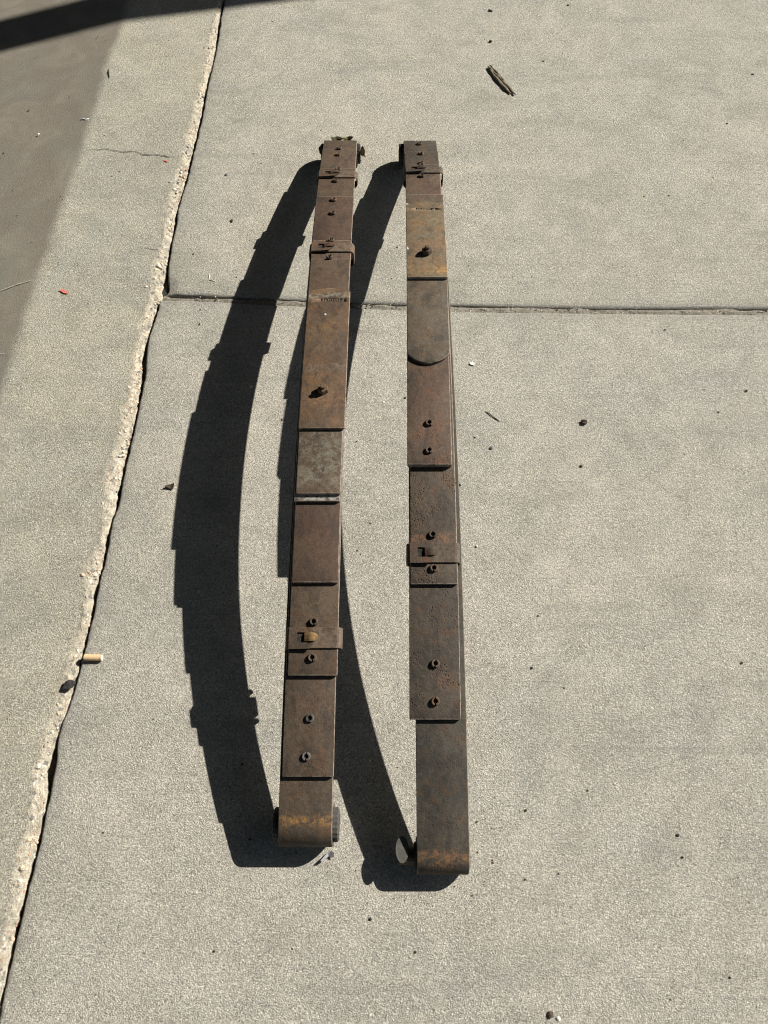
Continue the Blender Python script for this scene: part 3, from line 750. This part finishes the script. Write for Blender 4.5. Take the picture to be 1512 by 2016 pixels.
# half washer leaning beside the near foot
V, F = [], []; n = 26; ax = Vector((0, 1, 0)); dn = Vector((1, 0, .06)).normalized(); nn = ax.cross(dn) * -1
c = Vector((.0275, .0950, .0435))
for z_ in (0, .0028):
    for k in range(n):
        a = 6.28318 * k / n; sn = math.sin(a); V.append(c + ax * (.0190 * math.cos(a)) + dn * ((.0095 if sn > 0 else .0100) * sn) - nn * z_ - OR_)
for k in range(n): F.append((k, (k + 1) % n, n + (k + 1) % n, n + k))
F.append(tuple(range(n))); F.append(tuple(range(n, 2 * n))[::-1])
hw_ = mesh_obj('washer', V, F, M['washer'], R)
V, F = cyl_between(Matrix.Translation(Vector((.0285, eyeRn[0].y, eyeRn[0].z))) @ Matrix.Rotation(math.pi / 2, 4, 'Y'), .0135, -.006, .025, 18)
mesh_obj('eye_pin', [v - OR_ for v in V], F, MP, R)
# thin pale patches laid on the leaf tops
def flake(sp, i, pts, mat, parent, origin, lift=.0003, name='pale_flake'):
    V = []
    for z_ in (0, .0004):
        for x, y in pts: V.append(sp.frame(y, sp.top(i) + lift + z_)[0] + Vector((x, 0, 0)) - origin)
    n = len(pts); F = [tuple(range(n, 2 * n)), tuple(range(n))[::-1]] + [(k, (k + 1) % n, n + (k + 1) % n, n + k) for k in range(n)]
    return mesh_obj(name, V, F, mat, parent)
flake(spR, 4, [(.0468, 1.310), (.0470, 1.328), (.052, 1.326), (.0575, 1.3235), (.053, 1.3215), (.050, 1.3165), (.0485, 1.3105)], M['scrapw'] if 'scrapw' in M else M['bare'], R, OR_)
flake(spR, 5, [(.0456, 1.165), (.0456, 1.175), (.048, 1.171), (.0497, 1.1655)], M['bare'], R, OR_)
flake(spL, 6, [(-.1118, .993), (-.1075, .995), (-.1065, .9915), (-.109, .9895)], M['bare'], L, OL)

# ------------------------------------------------------------------ litter on the concrete
def pebble(name, x, y, r, sq, mat, label, cat, group=None, seed=0, z=0, big=True):
    r = r * (.8 if r < .005 else .95); V = lump(r, sq, seed + 900, big); o = mesh_obj(name, V, ICO2_F if big else ICO_F, mat, loc=(x, y, z + r * sq * .75)); return tag(o, label, cat, group)
G = 'small stones scattered on the slabs'
stones = [
 (.311, 2.351, .0062, .6, 'pebble_dark', 'dark flat stone at the top edge of the far slab, farthest from the camera'),
 (.301, 2.199, .0062, .7, 'pebble_dark', 'dark angular stone just above the split wood splinter'),
 (.443, 2.109, .0034, .7, 'pebble_dark', 'tiny dark stone to the right of the split wood splinter'),
 (1.01, 2.049, .0042, .7, 'pebble_dark', 'tiny dark stone near the right edge of the far slab'),
 (-.364, 1.481, .0055, .45, 'pebble_dark', 'dark flat chip left of the left spring shadow, on the far slab'),
 (-.392, 1.644, .0048, .7, 'pebble_grey', 'blue grey pebble on the far slab near the seam'),
 (-.536, .356, .0098, .8, 'pebble_dark', 'round charcoal pebble lodged in the seam below the cigarette butt'),
 (.215, .836, .0062, .55, 'pebble_grey', 'grey oval pebble right of the right spring, below the thin curved twig'),
 (.148, .750, .0040, .8, 'pebble_dark', 'dark pebble close to the right edge of the right spring, level with its pitted leaf'),
 (.183, .861, .0034, .7, 'pebble_dark', 'small dark pebble between the right spring and the grey oval pebble'),
 (.173, .618, .0034, .8, 'pebble_white', 'white round pebble right of the lower clip of the right spring'),
 (.275, .481, .0028, .7, 'pebble_dark', 'tiny dark pebble on the near slab, upper of two right of the right spring pins'),
 (.255, .386, .0030, .7, 'pebble_dark', 'tiny dark pebble on the near slab, lower of two right of the right spring pins'),
 (.62, .395, .0032, .7, 'pebble_dark', 'small dark pebble by the right border, halfway down the near slab'),
 (.5, .5, .0024, .7, 'pebble_dark', 'speck sized dark pebble on the plain middle of the near slab'),
 (.327, .185, .0026, .7, 'pebble_dark', 'tiny dark pebble far right of the bare lower leaf of the right spring'),
 (.225, .155, .0030, .7, 'pebble_dark', 'tiny dark pebble right of the rusty foot of the right spring'),
 (.461, .087, .0028, .7, 'pebble_dark', 'tiny dark pebble at the lower right of the near slab'),
 (.267, .064, .0028, .7, 'pebble_dark', 'tiny dark pebble level with the near foot of the right spring'),
 (.236, -.117, .0055, .6, 'pebble_dark', 'dark stone at the bottom edge of the picture, beside a white chip'),
 (.247, -.122, .0036, .6, 'pebble_white', 'white chip at the bottom edge touching a dark stone'),
 (.756, .977, .0045, .6, 'pebble_dark', 'dark pebble near the right border below the cross joint'),
 (.687, .923, .0034, .6, 'pebble_dark', 'small dark pebble left of and below the one near the right border'),
 (.669, .980, .0024, .6, 'pebble_dark', 'tiny dark pebble in the loose cluster at the right below the cross joint'),
 (.615, 1.142, .0026, .6, 'pebble_dark', 'tiny dark pebble just below the cross joint at the right'),
 (.636, 1.565, .0034, .6, 'pebble_dark', 'left one of two small pebbles side by side on the far slab'),
 (.697, 1.567, .0034, .6, 'pebble_dark', 'right one of two small pebbles side by side on the far slab'),
 (.046, -.040, .0030, .6, 'pebble_dark', 'small dark pebble below the feet of the two springs'),
 (-.208, .905, .0030, .6, 'pebble_dark', 'tiny dark pebble in the lit strip between the two shadows'),
]
for k, (x, y, r, sq, mt, lab) in enumerate(stones):
    pebble('pebble', x, y, r, sq * .8, M['pebble_brown'] if (mt == 'pebble_dark' and k % 3 == 1) else M[mt], lab.replace('dark', 'dark brown', 1) if (mt == 'pebble_dark' and k % 3 == 1) else lab, 'pebble', G, k, big=False)
pebble('clod', .408, .898, .0085, .5, M['pebble_brown'], 'lumpy dark brown clod right of the right spring below the cross joint', 'clod', None, 77)

def plate(name, pts, th, mat, label, cat, loc, group=None, curl=0.0):
    n = len(pts); V = []; cx_ = sum(p[0] for p in pts) / n; cy_ = sum(p[1] for p in pts) / n
    pts = [(cx_, cy_)] + list(pts)
    for z_ in (0, th):
        for k, (x, y) in enumerate(pts): V.append((x, y, z_ + curl * ((x - cx_) ** 2 + .3 * (y - cy_) ** 2) + .0002))
    m = n + 1; F = []
    for k in range(n):
        a, b = 1 + k, 1 + (k + 1) % n; F += [(0, b, a), (m, m + a, m + b), (a, b, m + b, m + a)]
    o = mesh_obj(name, V, F, mat, loc=loc); return tag(o, label, cat, group)
plate('bark_chip', [(-.009, -.001), (-.004, .003), (.004, .006), (.009, .007), (.008, -.006), (.002, -.005)], .0016, M['twig'], 'dark ragged bark chip at the left rim of the left spring shadow', 'bark chip', (-.417, .746, .0005), curl=40)
plate('paint_chip', [(-.006, .002), (-.001, .004), (.001, .007), (.003, .003), (.007, .002), (.003, -.004), (-.003, -.003)], .0012, M['pebble_white'], 'white ragged chip right of the rounded leaf end of the right spring', 'chip', (.188, 1.048, .0004), curl=20)
for (x, y, s, lab) in ((-.723, 1.253, 1.0, 'larger red paint mark on the gutter slab by the dirty gutter'), (-.55, 1.693, .55, 'small red paint fleck beside the hairline crack')):
    o = plate('paint_mark', [(-.011 * s, .005 * s), (-.002 * s, .007 * s), (.011 * s, -.001 * s), (.010 * s, -.006 * s), (.001 * s, -.004 * s), (-.004 * s, .0)], .0003, M['red'], lab, 'paint mark', (x, y, .0016))

def tube(pts, r, mat, name, parent=None, taper=.4, flat=1.0, n=8):
    P = [Vector(p) for p in pts]; V, F = [], []
    for i, p in enumerate(P):
        d = (P[min(i + 1, len(P) - 1)] - P[max(i - 1, 0)]).normalized(); s = d.cross(Vector((0, 0, 1))).normalized(); q = s.cross(d)
        f = i / (len(P) - 1); rr = r * (1 - (1 - taper) * abs(2 * f - 1) ** 3) * (1 + .15 * math.sin(i * 2.3))
        for k in range(n): a = 6.28318 * k / n; V.append(p + s * rr * math.cos(a) + q * rr * flat * math.sin(a))
    for i in range(len(P) - 1):
        for k in range(n): F.append((i * n + k, i * n + (k + 1) % n, (i + 1) * n + (k + 1) % n, (i + 1) * n + k))
    F.append(tuple(range(n))[::-1]); F.append(tuple((len(P) - 1) * n + k for k in range(n)))
    return mesh_obj(name, V, F, mat, parent, smooth=True)
# split wood splinter: two long strips joined for half their length
sp_ = empty('wood_splinter', (.322, 2.012, 0)); tag(sp_, 'weathered brown wood splinter, forked at its lower end, lying on the far slab', 'splinter')
def sl(a, b, r, name, bow=0.0, flat=.6, z=.0045):
    A, B = Vector(a), Vector(b); pts = []
    for k in range(12):
        f = k / 11; p = A.lerp(B, f) + Vector((.6, .8, 0)) * bow * math.sin(f * math.pi); pts.append((p.x - .322, p.y - 2.012, z + .001 * math.sin(k * 1.7)))
    return tube(pts, r, M['wood'], name, sp_, .45, flat)
sl((.287, 2.079, 0), (.352, 1.957, 0), .0052, 'strip', .001); sl((.290, 2.069, 0), (.340, 1.962, 0), .0048, 'strip', -.003, .6, .004); sl((.292, 2.083, 0), (.330, 2.00, 0), .0035, 'strip', .002, .8, .0055)
def litter_stick(pts, r, lab, mat='twig', nm='twig', cat='twig'):
    P = [Vector(p) for p in pts]; c_ = sum(P, Vector()) / len(P)
    o = tube([tuple(p - c_) for p in P], r, M[mat], nm, None, .5); o.location = c_; return tag(o, lab, cat)
litter_stick([(.208, .925, .001), (.213, .922, .0014), (.220, .915, .0016), (.228, .907, .0014), (.236, .900, .001)], .0009, 'thin curved dark twig right of the right spring')
litter_stick([(-.758, 2.072, .002), (-.7565, 2.06, .002), (-.753, 2.046, .002), (-.750, 2.034, .002)], .0014, 'short dark stick at the rim of the dirty gutter, near the top')
litter_stick([(-.400, 1.309, .0008), (-.3985, 1.300, .0008), (-.397, 1.289, .0008), (-.390, 1.288, .001), (-.383, 1.284, .0008)], .0009, 'white L shaped thread left of the left spring shadow', 'pebble_white', 'thread', 'thread')
litter_stick([(-.798, 1.857, -.001), (-.790, 1.862, 0), (-.783, 1.858, 0), (-.775, 1.862, 0)], .0018, 'pale crumpled scrap at the rim of the dirty gutter', 'pebble_white', 'paper_scrap', 'scrap')
pebble('pebble', -.901, 1.812, .0032, .6, M['pebble_white'], 'white pebble lying alone in the dirty gutter', 'pebble', G, 55, z=-.010)
# cigarette butt
B = empty('cigarette_butt', (-.503, .403, 0)); tag(B, 'short tan cigarette butt lying across the seam edge', 'cigarette butt')
rx = Matrix.Translation((0, 0, .0056)) @ Matrix.Rotation(math.radians(-2), 4, 'Z') @ Matrix.Rotation(math.pi / 2, 4, 'Y')
V, F = cyl_between(rx, .0056, -.0155, .0138, 20, .0002); V = [Vector((v.x, v.y, v.z * (.92 if v.z > .0056 else 1))) for v in V]
mesh_obj('paper_wrap', V, F, M['paper'], B, smooth=False)
V, F = cyl_between(rx, .0054, .0137, .0155, 20, .0006); mesh_obj('filter_end', V, F, M['filter'], B)
# grey chevron scrap at the near foot of the left spring
plate('plastic_scrap', [(-.011, -.008), (-.008, -.0095), (.001, -.001), (.004, -.0025), (.0095, -.003), (.0095, .004), (.004, .0065), (-.001, .004)], .0016, M['scrap'], 'small grey bent plastic scrap under the near foot of the left spring', 'scrap', (-.0865, .0895, .0008), curl=45)
# withered leaves caught at the far eye of the left spring
def dry_leaf(loc, s, rot, lab, mat):
    pts = [(math.cos(a) * (1 + .18 * math.sin(3 * a + s * 900)) * s, math.sin(a) * .42 * s * (1 + .2 * math.cos(5 * a))) for a in np.linspace(0, 6.28318, 14)[:-1]]
    o = plate('dry_leaf', pts, .0007, M[mat], lab, 'leaf', loc, 'withered leaves at the far eye of the left spring', curl=22)
    o.rotation_euler = rot; return o
dry_leaf((-.118, 1.708, .052), .015, (.7, .1, .1), 'withered leaf behind the far end of the left spring, middle one', 'leafd')
dry_leaf((-.088, 1.707, .053), .014, (.5, -.3, -.2), 'yellowish withered leaf at the right corner of the far end of the left spring', 'leafm')
dry_leaf((-.053, 1.672, .034), .018, (.3, 1.15, 1.35), 'yellow brown curled leaf beside the right side of the far eye of the left spring', 'leafm')
dry_leaf((-.054, 1.695, .03), .013, (.2, 1.0, 1.8), 'dark curled leaf behind the right side of the far eye of the left spring', 'leafd')
dry_leaf((-.157, 1.685, .04), .011, (.2, -1.1, 1.6), 'dark withered leaf on the left side of the far eye of the left spring', 'leafd')
